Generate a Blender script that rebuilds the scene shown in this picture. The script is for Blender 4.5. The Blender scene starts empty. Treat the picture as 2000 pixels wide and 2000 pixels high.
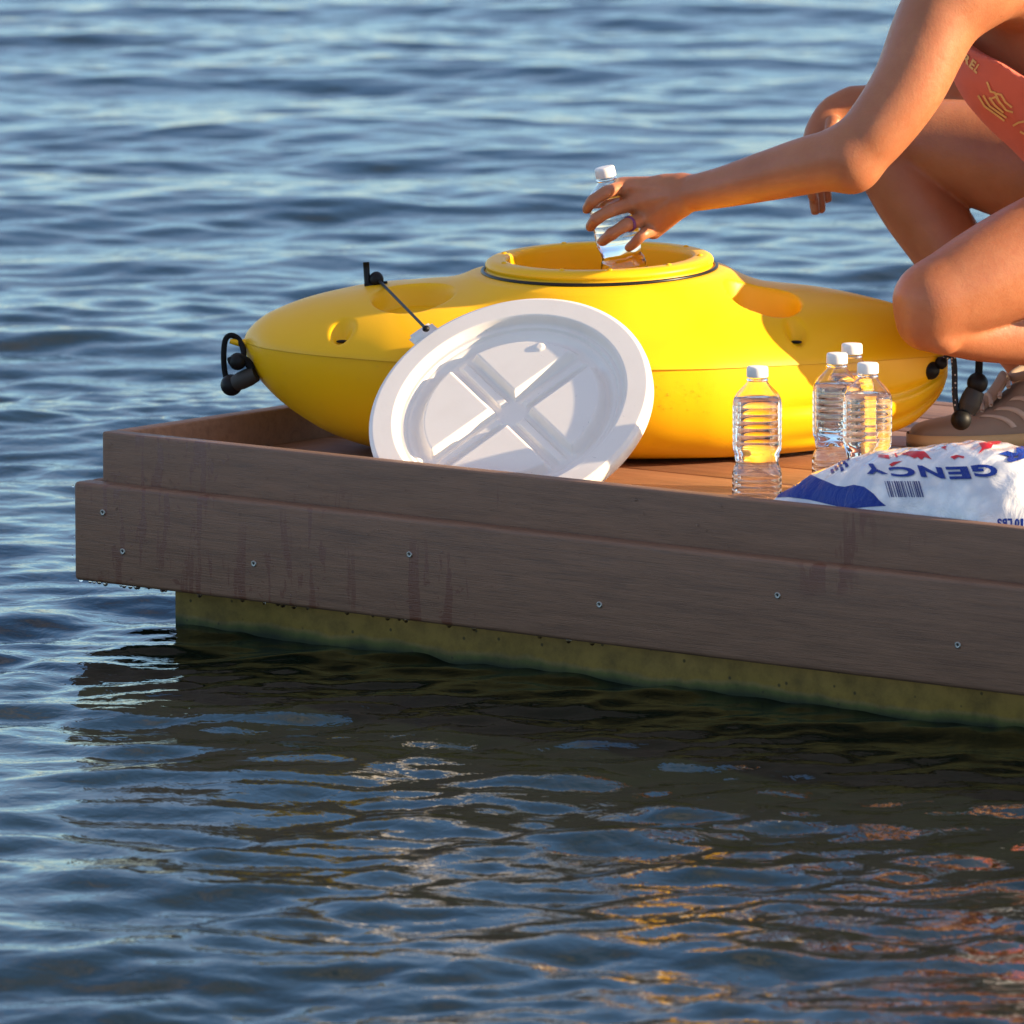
import bpy, bmesh, math, random
import numpy as np
from mathutils import Vector, Matrix, Quaternion
from mathutils.bvhtree import BVHTree
R = math.radians
random.seed(7); rng = np.random.default_rng(11)
scene = bpy.context.scene
col = scene.collection

# ------------------------------------------------------------------ camera, sky, sun, exposure
HC, F, TH = 1.57, 14434.0, math.atan(2000 / 14434.0)
CT, ST = math.cos(TH), math.sin(TH)
cam_d = bpy.data.cameras.new('camera'); cam = bpy.data.objects.new('camera', cam_d); col.objects.link(cam)
cam.location = (0, 0, HC); cam.rotation_euler = (math.pi / 2 - TH, 0, 0)
cam_d.sensor_width = 36; cam_d.lens = 36 * F / 2000
cam_d.clip_start = 0.5; cam_d.clip_end = 8000
cam_d.dof.use_dof = True; cam_d.dof.focus_distance = 9.95; cam_d.dof.aperture_fstop = 13
scene.camera = cam

SUN_AZ, SUN_EL = R(10), R(18)          # azimuth measured from +X towards the camera (-Y)
sdir = Vector((math.cos(SUN_EL) * math.cos(SUN_AZ), -math.cos(SUN_EL) * math.sin(SUN_AZ), math.sin(SUN_EL)))
w = bpy.data.worlds.new('World'); scene.world = w; w.use_nodes = True
nt = w.node_tree; nt.nodes.clear()
sky = nt.nodes.new('ShaderNodeTexSky'); sky.sky_type = 'NISHITA'; sky.sun_disc = False
sky.sun_elevation = SUN_EL; sky.sun_rotation = math.pi / 2 + SUN_AZ
sky.air_density = 1.0; sky.dust_density = 0.15; sky.ozone_density = 4.6
bg = nt.nodes.new('ShaderNodeBackground'); bg.inputs[1].default_value = 0.10
wo = nt.nodes.new('ShaderNodeOutputWorld')
tcw = nt.nodes.new('ShaderNodeTexCoord'); sxw = nt.nodes.new('ShaderNodeSeparateXYZ'); nt.links.new(tcw.outputs['Generated'], sxw.inputs[0])
mpw = nt.nodes.new('ShaderNodeMapping'); mpw.inputs['Scale'].default_value = (1, 1, 3.2); nt.links.new(tcw.outputs['Generated'], mpw.inputs[0])
nzw = nt.nodes.new('ShaderNodeTexNoise'); nzw.inputs['Scale'].default_value = 2.6; nzw.inputs['Detail'].default_value = 6; nt.links.new(mpw.outputs[0], nzw.inputs['Vector'])
rpw = nt.nodes.new('ShaderNodeValToRGB'); rpw.color_ramp.elements[0].position = .40; rpw.color_ramp.elements[1].position = .62; nt.links.new(nzw.outputs['Fac'], rpw.inputs[0])
mrw = nt.nodes.new('ShaderNodeMapRange'); mrw.inputs[1].default_value = .12; mrw.inputs[2].default_value = .55; mrw.inputs[3].default_value = .12; mrw.inputs[4].default_value = .85; nt.links.new(sxw.outputs[2], mrw.inputs[0])
mlw = nt.nodes.new('ShaderNodeMath'); mlw.operation = 'MULTIPLY'; nt.links.new(rpw.outputs[0], mlw.inputs[0]); nt.links.new(mrw.outputs[0], mlw.inputs[1])
mxw = nt.nodes.new('ShaderNodeMix'); mxw.data_type = 'RGBA'; nt.links.new(mlw.outputs[0], mxw.inputs[0]); nt.links.new(sky.outputs[0], mxw.inputs[6]); mxw.inputs[7].default_value = (3.5, 2.8, 2.5, 1)   # unseen warm cloud layer, added overhead to neutralise the blue ambient light
nt.links.new(mxw.outputs[2], bg.inputs[0]); nt.links.new(bg.outputs[0], wo.inputs[0])
sl = bpy.data.lights.new('sun', 'SUN'); sl.energy = 5.0; sl.angle = R(0.6); sl.color = (1.0, 0.77, 0.49)
so = bpy.data.objects.new('sun', sl); col.objects.link(so)
so.rotation_euler = (-sdir).to_track_quat('-Z', 'Y').to_euler(); so.location = (4, 4, 4)
scene.view_settings.view_transform = 'Standard'; scene.view_settings.look = 'None'
scene.view_settings.exposure = 1.38; scene.view_settings.gamma = 1.0
scene.render.engine = 'CYCLES'
try:
    scene.cycles.transmission_bounces = 14; scene.cycles.max_bounces = 16; scene.cycles.sample_clamp_indirect = 6
except Exception: pass

def P(px, py, D):
    u = (px - 1000) / F; v = (1000 - py) / F
    return Vector((u * D, D * (CT + v * ST), HC + D * (-ST + v * CT)))
def ray(px, py):
    d = P(px, py, 1.0) - Vector((0, 0, HC)); return Vector((0, 0, HC)), d.normalized()

# ------------------------------------------------------------------ helpers
def wm(o):
    m = o.matrix_basis.copy()
    while o.parent: o = o.parent; m = o.matrix_basis @ m
    return m
def link(name, me, mat, parent=None, smooth=True, world=True):
    if parent is not None and world:
        me.transform(wm(parent).inverted())
    if mat: me.materials.append(mat)
    if smooth: me.polygons.foreach_set('use_smooth', [True] * len(me.polygons))
    me.update()
    o = bpy.data.objects.new(name, me); col.objects.link(o)
    if parent is not None: o.parent = parent
    return o
def mesh(name, V, Fc, mat, parent=None, smooth=True, world=True):
    me = bpy.data.meshes.new(name)
    me.from_pydata([tuple(v) for v in V] if not isinstance(V, np.ndarray) else V.tolist(), [], Fc if isinstance(Fc, list) else Fc.tolist())
    return link(name, me, mat, parent, smooth, world)
def empty(name, loc=(0, 0, 0), rz=0):
    o = bpy.data.objects.new(name, None); o.location = loc; o.rotation_euler = (0, 0, rz); o.empty_display_size = .05
    col.objects.link(o); return o
def tag(o, label=None, cat=None, group=None, kind=None):
    if label: o['label'] = label
    if cat: o['category'] = cat
    if group: o['group'] = group
    if kind: o['kind'] = kind
    return o
def grid_faces(nu, nv, wrap_u=False, wrap_v=False, off=0):
    iu = np.arange(nu if wrap_u else nu - 1); iv = np.arange(nv if wrap_v else nv - 1)
    a, b = np.meshgrid(iu, iv, indexing='ij'); a = a.ravel(); b = b.ravel()
    a2 = (a + 1) % nu; b2 = (b + 1) % nv
    return np.stack([a * nv + b, a2 * nv + b, a2 * nv + b2, a * nv + b2], 1) + off
def lathe(prof, n=64, M=None):
    prof = np.array(prof, float); t = np.linspace(0, 2 * math.pi, n, endpoint=False)
    V = np.stack([np.outer(np.cos(t), prof[:, 0]), np.outer(np.sin(t), prof[:, 0]), np.outer(np.ones(n), prof[:, 1])], -1).reshape(-1, 3)
    Fc = grid_faces(n, len(prof), wrap_u=True)
    if M is not None: V = xf(M, V)
    return V, Fc
def xf(M, V):
    M = np.array(M); return V @ M[:3, :3].T + M[:3, 3]
def merge(parts):
    Vs, Fs, o = [], [], 0
    for V, Fc in parts:
        V = np.array(V, float); Vs.append(V); Fs += (np.array(Fc) + o).tolist() if isinstance(Fc, np.ndarray) else [[i + o for i in f] for f in Fc]
        o += len(V)
    return np.concatenate(Vs), Fs
def smooth_path(pts, n=12, closed=False):
    pts = [Vector(p) for p in pts]; out = []; N = len(pts)
    rngi = range(N) if closed else range(N - 1)
    for i in rngi:
        if closed: p0, p1, p2, p3 = pts[i - 1], pts[i], pts[(i + 1) % N], pts[(i + 2) % N]
        else: p0, p1, p2, p3 = pts[max(i - 1, 0)], pts[i], pts[i + 1], pts[min(i + 2, N - 1)]
        for k in range(n):
            t = k / n
            out.append(.5 * ((2 * p1) + (-p0 + p2) * t + (2 * p0 - 5 * p1 + 4 * p2 - p3) * t * t + (-p0 + 3 * p1 - 3 * p2 + p3) * t ** 3))
    if not closed: out.append(pts[-1])
    return out
def tube(pts, r, n=14, closed=False, step=12):
    pts = smooth_path(pts, step, closed); m = len(pts); V = []
    rr = r if hasattr(r, '__len__') else None
    up = Vector((0.3, 1, 0.2)).normalized()
    for i, p in enumerate(pts):
        a = pts[i - 1] if (i > 0 or closed) else p; b = pts[(i + 1) % m] if (i < m - 1 or closed) else p
        t = (b - a).normalized(); s = t.cross(up)
        s = s.normalized() if s.length > 1e-4 else t.orthogonal().normalized(); q = s.cross(t).normalized(); up = q
        rad = r if rr is None else float(np.interp(i / max(m - 1, 1), np.linspace(0, 1, len(rr)), rr))
        for k in range(n):
            an = 2 * math.pi * k / n; V.append(p + s * math.cos(an) * rad + q * math.sin(an) * rad)
    Fc = grid_faces(m, n, wrap_u=closed, wrap_v=True).tolist()
    if not closed: Fc += [list(range(n))[::-1], [(m - 1) * n + k for k in range(n)]]
    return np.array([tuple(v) for v in V]), Fc
def ball(c, r, sq=(1, 1, 1), n=20, M=None):
    t = np.linspace(0, math.pi, n // 2 + 1); V, Fc = lathe(np.stack([np.sin(t) * r, -np.cos(t) * r], 1), n)
    V = V * np.array(sq)
    if M is not None: V = xf(M, V)
    return V + np.array(c), Fc
def box(a, b, name, mat, parent, bev=.003, seg=2, world=False):
    me = bpy.data.meshes.new(name); bm = bmesh.new(); bmesh.ops.create_cube(bm, size=1)
    for v in bm.verts: v.co = Vector([(a[i] + b[i]) / 2 + v.co[i] * (b[i] - a[i]) for i in range(3)])
    if bev: bmesh.ops.bevel(bm, geom=list(bm.edges), offset=bev, segments=seg, profile=.5, affect='EDGES')
    bm.to_mesh(me); bm.free()
    o = link(name, me, mat, parent, True, world)
    return o
def pchip(xs, ys):
    xs = np.array(xs, float); ys = np.array(ys, float); h = np.diff(xs); d = np.diff(ys) / h; m = np.zeros(len(xs))
    m[0], m[-1] = d[0], d[-1]
    for i in range(1, len(xs) - 1):
        if d[i - 1] * d[i] > 0:
            w1 = 2 * h[i] + h[i - 1]; w2 = h[i] + 2 * h[i - 1]; m[i] = (w1 + w2) / (w1 / d[i - 1] + w2 / d[i])
    def f(x):
        x = np.clip(np.asarray(x, float), xs[0], xs[-1]); i = np.clip(np.searchsorted(xs, x) - 1, 0, len(xs) - 2)
        t = (x - xs[i]) / h[i]; t2 = t * t; t3 = t2 * t
        return (2 * t3 - 3 * t2 + 1) * ys[i] + (t3 - 2 * t2 + t) * h[i] * m[i] + (-2 * t3 + 3 * t2) * ys[i + 1] + (t3 - t2) * h[i] * m[i + 1]
    return f
def sstep(a, b, x):
    t = np.clip((x - a) / (b - a), 0, 1); return t * t * (3 - 2 * t)

# ------------------------------------------------------------------ materials
def mat(name, color=(.5, .5, .5), rough=.5, **kw):
    m = bpy.data.materials.new(name); m.use_nodes = True; b = m.node_tree.nodes['Principled BSDF']
    b.inputs['Base Color'].default_value = (*color, 1); b.inputs['Roughness'].default_value = rough
    for k, v in kw.items():
        b.inputs[k.replace('_', ' ')].default_value = v
    return m
class N:
    def __init__(s, m): s.m = m; s.t = m.node_tree; s.b = s.t.nodes['Principled BSDF']
    def n(s, ty, **kw):
        nd = s.t.nodes.new(ty)
        for k, v in kw.items():
            if k in nd.inputs.keys(): nd.inputs[k].default_value = v
            else: setattr(nd, k, v)
        return nd
    def l(s, a, b): s.t.links.new(a, b)
    def coord(s, scale=(1, 1, 1), kind='Object', rot=(0, 0, 0)):
        tc = s.n('ShaderNodeTexCoord'); mp = s.n('ShaderNodeMapping'); mp.inputs['Scale'].default_value = scale; mp.inputs['Rotation'].default_value = rot
        s.l(tc.outputs[kind], mp.inputs[0]); return mp.outputs[0]
    def noise(s, co, scale, detail=4, rough=.55, dist=0):
        nd = s.n('ShaderNodeTexNoise'); nd.inputs['Scale'].default_value = scale; nd.inputs['Detail'].default_value = detail
        nd.inputs['Roughness'].default_value = rough; nd.inputs['Distortion'].default_value = dist
        s.l(co, nd.inputs['Vector']); return nd.outputs['Fac']
    def ramp(s, f, stops):
        nd = s.n('ShaderNodeValToRGB'); e = nd.color_ramp.elements
        while len(e) > 1: e.remove(e[-1])
        for i, (p, c) in enumerate(stops):
            c = (c, c, c, 1) if not hasattr(c, '__len__') else (*c, 1)
            if i == 0: e[0].position = p; e[0].color = c
            else: k = e.new(p); k.color = c
        s.l(f, nd.inputs[0]); return nd.outputs[0]
    def mix(s, f, a, b, mode='MIX'):
        nd = s.n('ShaderNodeMix'); nd.data_type = 'RGBA'; nd.blend_type = mode
        for i, v in ((0, f), (6, a), (7, b)):
            if hasattr(v, 'is_output'): s.l(v, nd.inputs[i])
            elif i == 0: nd.inputs[0].default_value = v
            else: nd.inputs[i].default_value = (*v, 1)
        return nd.outputs[2]
    def math(s, op, a, b=0.0):
        nd = s.n('ShaderNodeMath'); nd.operation = op
        for i, v in ((0, a), (1, b)):
            if hasattr(v, 'is_output'): s.l(v, nd.inputs[i])
            else: nd.inputs[i].default_value = v
        return nd.outputs[0]
    def bump(s, h, strength, dist=.001, prev=None):
        nd = s.n('ShaderNodeBump'); nd.inputs['Strength'].default_value = strength; nd.inputs['Distance'].default_value = dist
        s.l(h, nd.inputs['Height'])
        if prev is not None: s.l(prev, nd.inputs['Normal'])
        return nd.outputs[0]

def wood_mat(name, base, dark, light, stains=True, rough=.6):
    m = mat(name, base, rough); q = N(m)
    co = q.coord((1, 12, 12)); f1 = q.noise(co, 7, 6, .65, .4)
    co2 = q.coord((1.5, 60, 60)); f2 = q.noise(co2, 14, 3, .7)
    c = q.ramp(f1, [(.25, dark), (.5, base), (.8, light)])
    c2 = q.ramp(f2, [(.33, .72), (.5, 1.0), (.75, 1.1)])
    c = q.mix(1.0, c, c2, 'MULTIPLY')
    b = q.b
    rg = q.ramp(f2, [(.3, rough - .12), (.7, rough + .12)])
    if stains:
        co3 = q.coord((46, 46, 7)); s1 = q.noise(co3, 1.0, 4, .6, .5)
        co4 = q.coord((1, 1, 1)); s2 = q.noise(co4, 5.0, 2, .5); sx = q.n('ShaderNodeSeparateXYZ'); q.l(co4, sx.inputs[0])
        s3 = q.noise(co4, 60, 3, .6, .8); fall = q.ramp(sx.outputs[0], [(.05, .18), (.45, .12), (.75, 0.0)])
        s2 = q.math('ADD', s2, fall)
        dr = q.ramp(s1, [(.565, 0.0), (.585, 1.0)]); area = q.ramp(s2, [(.60, 0.0), (.66, 1.0)])
        sp = q.ramp(s3, [(.64, 0.0), (.66, 1.0)])
        mask = q.math('MULTIPLY', q.math('MAXIMUM', dr, sp), area)
        c = q.mix(q.math('MULTIPLY', mask, .8), c, (base[0] * .66, base[1] * .38, base[2] * .28))
        rg = q.mix(mask, rg, (.42, .42, .42))
    q.l(c, b.inputs['Base Color']); q.l(rg, b.inputs['Roughness'])
    q.l(q.bump(f2, .55, .0012), b.inputs['Normal'])
    return m
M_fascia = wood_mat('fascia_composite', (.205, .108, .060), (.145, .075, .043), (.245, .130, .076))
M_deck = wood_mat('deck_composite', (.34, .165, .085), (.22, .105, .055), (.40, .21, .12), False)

M_conc = mat('algae_concrete', (.3, .25, .1), .85); q = N(M_conc)
co = q.coord(); f = q.noise(co, 28, 6, .65); g = q.noise(co, 9, 3); sx = q.n('ShaderNodeSeparateXYZ'); q.l(co, sx.inputs[0])
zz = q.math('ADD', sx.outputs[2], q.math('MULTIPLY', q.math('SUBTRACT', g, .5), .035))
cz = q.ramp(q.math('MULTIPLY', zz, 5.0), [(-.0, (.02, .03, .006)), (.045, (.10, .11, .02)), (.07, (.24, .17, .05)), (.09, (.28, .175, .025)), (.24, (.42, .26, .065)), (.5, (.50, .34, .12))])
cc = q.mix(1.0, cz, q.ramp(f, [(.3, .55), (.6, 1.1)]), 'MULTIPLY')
v = q.n('ShaderNodeTexVoronoi'); v.inputs['Scale'].default_value = 45; q.l(co, v.inputs['Vector'])
cc = q.mix(q.ramp(v.outputs['Distance'], [(.08, .8), (.13, 0.0)]), cc, (.04, .035, .012))
q.l(cc, q.b.inputs['Base Color']); q.l(q.bump(f, .7, .004), q.b.inputs['Normal'])

M_yellow = mat('yellow_polyethylene', (.92, .53, .004), .42, Specular_IOR_Level=.3); q = N(M_yellow)
co = q.coord(); f = q.noise(co, 9, 4); f2 = q.noise(co, 260, 2, .5)
q.l(q.mix(q.ramp(f, [(.35, 0.0), (.7, .35)]), (.93, .50, .004), (.86, .44, .004)), q.b.inputs['Base Color'])
q.l(q.ramp(f, [(.3, .34), (.7, .5)]), q.b.inputs['Roughness']); q.l(q.bump(f2, .12, .0006), q.b.inputs['Normal'])
q.b.inputs['Subsurface Weight'].default_value = .12; q.b.inputs['Subsurface Radius'].default_value = (.012, .006, .001); q.b.inputs['Subsurface Scale'].default_value = 1.0

M_white = mat('white_plastic', (.84, .83, .82), .36); q = N(M_white)
co = q.coord(); f = q.noise(co, 22, 4); f2 = q.noise(co, 220, 2); f3 = q.noise(q.coord((1, 1, 1)), 120, 2, .5, 1.5)
c = q.mix(q.ramp(f, [(.45, 0.0), (.75, .35)]), (.88, .82, .745), (.80, .73, .65))
c = q.mix(q.ramp(f3, [(.74, 0.0), (.77, .6)]), c, (.5, .48, .45))
q.l(c, q.b.inputs['Base Color']); q.l(q.bump(f2, .1, .0006), q.b.inputs['Normal'])
q.b.inputs['Subsurface Weight'].default_value = .1; q.b.inputs['Subsurface Radius'].default_value = (.006, .005, .004); q.b.inputs['Subsurface Scale'].default_value = 1.0
M_cap = mat('white_cap_plastic', (.88, .83, .78), .35)
M_black = mat('black_rubber', (.006, .006, .006), .5, Specular_IOR_Level=.25)
M_gasket = mat('black_gasket_rubber', (.008, .008, .009), .35, Specular_IOR_Level=.3)
M_rope = mat('black_braided_rope', (.008, .008, .008), .8, Specular_IOR_Level=.2); q = N(M_rope)
v = q.n('ShaderNodeTexVoronoi'); v.inputs['Scale'].default_value = 380; q.l(q.coord(), v.inputs['Vector'])
q.l(q.bump(v.outputs['Distance'], .8, .001), q.b.inputs['Normal'])
M_ropew = mat('black_rope_with_pale_flecks', (.015, .015, .016), .75); q = N(M_ropew)
v = q.n('ShaderNodeTexVoronoi'); v.inputs['Scale'].default_value = 170; v.inputs['Randomness'].default_value = .35; q.l(q.coord(), v.inputs['Vector'])
q.l(q.mix(q.ramp(v.outputs['Distance'], [(.22, 1.0), (.30, 0.0)]), (.015, .015, .016), (.62, .56, .45)), q.b.inputs['Base Color'])
M_metal = mat('stainless_screw', (.30, .29, .27), .42, Metallic=1.0)
M_pet = mat('clear_bottle_plastic', (1, 1, 1), .015, Transmission_Weight=1.0, IOR=1.40)
M_h2o = mat('bottled_water', (1, 1, 1), 0.0, Transmission_Weight=1.0, IOR=1.333)
M_drop = mat('water_droplets', (1, 1, 1), 0.0, Transmission_Weight=1.0, IOR=1.333)

M_skin = mat('tanned_skin', (.62, .30, .165), .42); q = N(M_skin)
co = q.coord(); f = q.noise(co, 14, 5); f2 = q.noise(co, 600, 2, .5); f3 = q.noise(co, 70, 2, .5)
c = q.ramp(f, [(.3, (.36, .130, .054)), (.55, (.43, .165, .072)), (.8, (.50, .205, .095))])
c = q.mix(q.ramp(f3, [(.74, 0.0), (.78, .5)]), c, (.35, .14, .07))
vm = q.n('ShaderNodeTexVoronoi'); vm.inputs['Scale'].default_value = 22; q.l(co, vm.inputs['Vector'])
sc3 = q.n('ShaderNodeSeparateColor'); q.l(vm.outputs['Color'], sc3.inputs[0])
mole = q.math('MULTIPLY', q.ramp(vm.outputs['Distance'], [(.022, 1.0), (.036, 0.0)]), q.math('GREATER_THAN', sc3.outputs[0], .62))
c = q.mix(q.math('MULTIPLY', mole, .75), c, (.10, .03, .015))
f4 = q.noise(co, 95, 4, .65); c = q.mix(q.ramp(f4, [(.35, .28), (.65, 0.0)]), c, (.40, .11, .05))
q.l(c, q.b.inputs['Base Color']); q.l(q.ramp(f4, [(.3, .34), (.7, .54)]), q.b.inputs['Roughness'])
q.l(q.bump(f4, .32, .0011, q.bump(q.noise(co, 320, 2, .6), .4, .0007)), q.b.inputs['Normal'])
q.b.inputs['Subsurface Weight'].default_value = .25; q.b.inputs['Subsurface Radius'].default_value = (.008, .003, .0015); q.b.inputs['Subsurface Scale'].default_value = 1.0
M_coral = mat('coral_fabric', (.66, .15, .09), .75); q = N(M_coral)
co = q.coord((1, 1, 1)); f = q.noise(co, 12, 3); wv = q.noise(q.coord((1, 1, 1)), 900, 1)
q.l(q.mix(q.ramp(f, [(.4, 0.0), (.7, .4)]), (.70, .16, .10), (.60, .12, .075)), q.b.inputs['Base Color']); q.l(q.bump(wv, .3, .0006), q.b.inputs['Normal'])
M_gold = mat('gold_fabric_print', (.80, .50, .17), .6)
M_hair = mat('brown_hair', (.06, .03, .015), .5)
M_short = mat('dark_shorts_fabric', (.03, .03, .04), .8)
M_shoe = mat('taupe_suede', (.30, .22, .165), .85); q = N(M_shoe)
q.l(q.bump(q.noise(q.coord(), 500, 3), .5, .001), q.b.inputs['Normal'])
M_stripe = mat('light_taupe_stripe', (.55, .43, .34), .6)
M_sole = mat('tan_rubber_sole', (.62, .40, .18), .6)
M_lace = mat('grey_lace', (.45, .38, .33), .8)
M_ring = mat('purple_silicone', (.16, .03, .14), .4)
M_nail = mat('fingernail', (.72, .40, .30), .25)

M_bag = mat('clear_white_ice_bag_plastic', (.80, .82, .86), .22); q = N(M_bag)
co = q.coord(); f = q.noise(co, 30, 4, .6, .5); v = q.n('ShaderNodeTexVoronoi'); v.inputs['Scale'].default_value = 55; q.l(co, v.inputs['Vector'])
q.l(q.mix(q.ramp(v.outputs['Distance'], [(.25, 0.0), (.6, .55)]), q.ramp(f, [(.35, (.72, .73, .75)), (.6, (.90, .88, .85))]), (.50, .54, .60)), q.b.inputs['Base Color']); v.feature = 'SMOOTH_F1'
b1 = q.bump(v.outputs['Distance'], .6, .004); wr = q.noise(q.coord((1, 1, 1)), 16, 5, .7, 2.0)
q.l(q.bump(wr, .6, .006, b1), q.b.inputs['Normal'])
q.b.inputs['Subsurface Weight'].default_value = .35; q.b.inputs['Subsurface Radius'].default_value = (.01, .011, .013); q.b.inputs['Subsurface Scale'].default_value = 1.0
q.b.inputs['Coat Weight'].default_value = 1.0; q.b.inputs['Coat Roughness'].default_value = .06
M_blue = mat('blue_bag_print', (.006, .035, .26), .35, Specular_IOR_Level=.25); q = N(M_blue)
q.l(q.bump(q.noise(q.coord(), 18, 5, .7, 2.0), .9, .008), q.b.inputs['Normal'])
M_red = mat('red_bag_print', (.62, .008, .02), .4)

# ------------------------------------------------------------------ water
M_water = mat('lake_water', (.006, .011, .006), .02, IOR=1.333, Specular_IOR_Level=.48); q = N(M_water)
co = q.coord((1, 1, 1)); f = q.noise(co, 22, 3, .55, .6); f2 = q.noise(q.coord((1, 1, 1)), 70, 2, .5, .4)
b1 = q.bump(f, .22, .008); q.l(q.bump(f2, .10, .003, b1), q.b.inputs['Normal'])
def axis_pts(lo, hi, d, far, g=1.16):
    a = list(np.arange(lo, hi, d)); s = d; x = a[-1]; 
    while x < far: s *= g; x += s; a.append(x)
    s = d; x = a[0]; pre = []
    while x > -far: s *= g; x -= s; pre.append(x)
    return np.array(pre[::-1] + a)
xs = axis_pts(-1.75, 1.75, .0125, 3000); 
ya = np.concatenate([np.arange(6.6, 13, .0105), np.arange(13, 27, .020)])
ys_f = []; s = .02; y = ya[-1]
while y < 4000: s *= 1.16; y += s; ys_f.append(y)
ys_n = []; s = .0105; y = 6.6
while y > -3000: s *= 1.2; y -= s; ys_n.append(y)
ys = np.concatenate([ys_n[::-1], ya, ys_f])
X, Y = np.meshgrid(xs, ys, indexing='ij'); dx = np.gradient(xs)[:, None] + 0 * X; dy = np.gradient(ys)[None, :] + 0 * Y
sp = np.maximum(dx * .6, dy); Z = np.zeros_like(X)
def wavesum(X, Y, n, l0, l1, slope, spread, main, seed, choppy=0.):
    r = np.random.default_rng(seed); Z = np.zeros_like(X)
    for i in range(n):
        lam = l0 * (l1 / l0) ** r.random(); th = main + r.normal() * spread; k = 2 * math.pi / lam
        a = slope * math.sqrt(2.0 / n) / k * (.6 + .8 * r.random()); ph = r.random() * 6.283
        fade = np.clip((lam / sp - 2.6) / 2.0, 0, 1)
        arg = k * (X * math.cos(th) + Y * math.sin(th)) + ph
        Z += a * np.sin(arg) * fade
    return Z
lowmod = .75 + .35 * np.clip(wavesum(X, Y, 12, 1.2, 4.0, 1.0, 1.0, 1.2, 5) / .25, -1, 1)
# long waves die down in the lee of the dock
dxk = X + .57; dyk = Y - 10.18; inx = dxk * .7806 - dyk * .625; iny = dxk * .625 + dyk * .7806
ddk = np.hypot(np.maximum(-inx, 0), np.maximum(-iny, 0) + np.maximum(iny - 1.34, 0)); lee = .22 + .78 * sstep(0, 3.0, ddk)
Z += wavesum(X, Y, 26, .6, 2.0, .045, .45, R(97), 1) * lee
Z += wavesum(X, Y, 30, .30, .62, .042, .55, R(98), 8) * (.35 + .65 * lee)
calm = 1 - .38 * sstep(12.5, 18, Y)
Z += wavesum(X, Y, 70, .10, .30, .078, .62, R(99), 2) * calm
Z += wavesum(X, Y, 70, .045, .10, .070, .80, R(95), 3) * lowmod * calm
Wv = np.stack([X, Y, Z], -1).reshape(-1, 3)
me = bpy.data.meshes.new('water'); Wf = grid_faces(len(xs), len(ys)).astype(np.int32)
me.vertices.add(len(Wv)); me.vertices.foreach_set('co', Wv.astype(np.float32).ravel())
me.loops.add(Wf.size); me.loops.foreach_set('vertex_index', Wf.ravel()); me.polygons.add(len(Wf))
me.polygons.foreach_set('loop_start', np.arange(0, Wf.size, 4, dtype=np.int32)); me.polygons.foreach_set('loop_total', np.full(len(Wf), 4, dtype=np.int32))
me.update(calc_edges=True)
tag(link('water', me, M_water), kind='structure')

# ------------------------------------------------------------------ dock
ZR = .27; ZD = .22; L = 3.4; W = 1.34
C0 = P(199, 841, 10.28)
dock = empty('floating_dock', (C0.x, C0.y, 0), -math.atan2(.625, .7806))
tag(dock, 'brown composite floating dock with raised edge boards on an algae stained concrete float', 'dock')
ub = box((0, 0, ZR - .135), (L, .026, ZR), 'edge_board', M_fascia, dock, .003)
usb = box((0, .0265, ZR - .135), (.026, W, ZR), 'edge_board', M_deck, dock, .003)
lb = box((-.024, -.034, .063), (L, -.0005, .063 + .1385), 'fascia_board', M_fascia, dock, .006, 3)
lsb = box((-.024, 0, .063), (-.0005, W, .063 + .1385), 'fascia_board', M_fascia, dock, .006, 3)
for o in (ub, usb, lb, lsb): pass
yy = .028; 
while yy < W - .02:
    y2 = min(yy + .137, W)
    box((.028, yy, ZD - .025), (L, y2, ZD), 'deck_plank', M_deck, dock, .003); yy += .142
# concrete float with a rough skin
def rough_box(a, b, name, m_, parent, res=.02, amp=.0025):
    bm = bmesh.new(); bmesh.ops.create_cube(bm, size=1)
    for v_ in bm.verts: v_.co = Vector([(a[i] + b[i]) / 2 + v_.co[i] * (b[i] - a[i]) for i in range(3)])
    bmesh.ops.bevel(bm, geom=list(bm.edges), offset=.008, segments=2, affect='EDGES')
    me = bpy.data.meshes.new(name); bm.to_mesh(me); bm.free(); return link(name, me, m_, parent, True, False)
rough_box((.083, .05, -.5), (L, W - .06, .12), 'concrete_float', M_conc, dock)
box((.03, .028, .121), (L, W - .01, ZD - .0255), 'joist_frame', M_fascia, dock, .002)
# screws on the lower fascia, washers with a cross slot
dm = wm(dock); dinv = dm.inverted()
def dock_hit(px, py, ylocal):
    o, d = ray(px, py); o2 = dinv @ o; d2 = (dinv.to_3x3() @ d); t = (ylocal - o2.y) / d2.y; return o2 + d2 * t
for (px, py) in [(201, 1001), (240, 1077), (496, 1101), (800, 1083), (1171, 1181), (1519, 1163), (1871, 1260)]:
    h = dock_hit(px, py, -.034)
    prof = [(0.0008, .0002), (.0015, .0004), (.0030, .0012), (.0042, .0012), (.0046, -.001)]
    Ms = Matrix.Translation((h.x, h.y - .0002, h.z)) @ Matrix.Rotation(math.pi / 2, 4, 'X')
    V1, F1 = lathe(prof, 20, Ms)
    sc = mesh('screw', V1, F1, M_metal, dock, True, False)
    V2, F2 = lathe([(0, -.0002), (.0032, -.0002)], 16, Ms @ Matrix.Translation((0, 0, .0006)))
    mesh('recess', V2, F2, M_black, sc, True, False)

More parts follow.
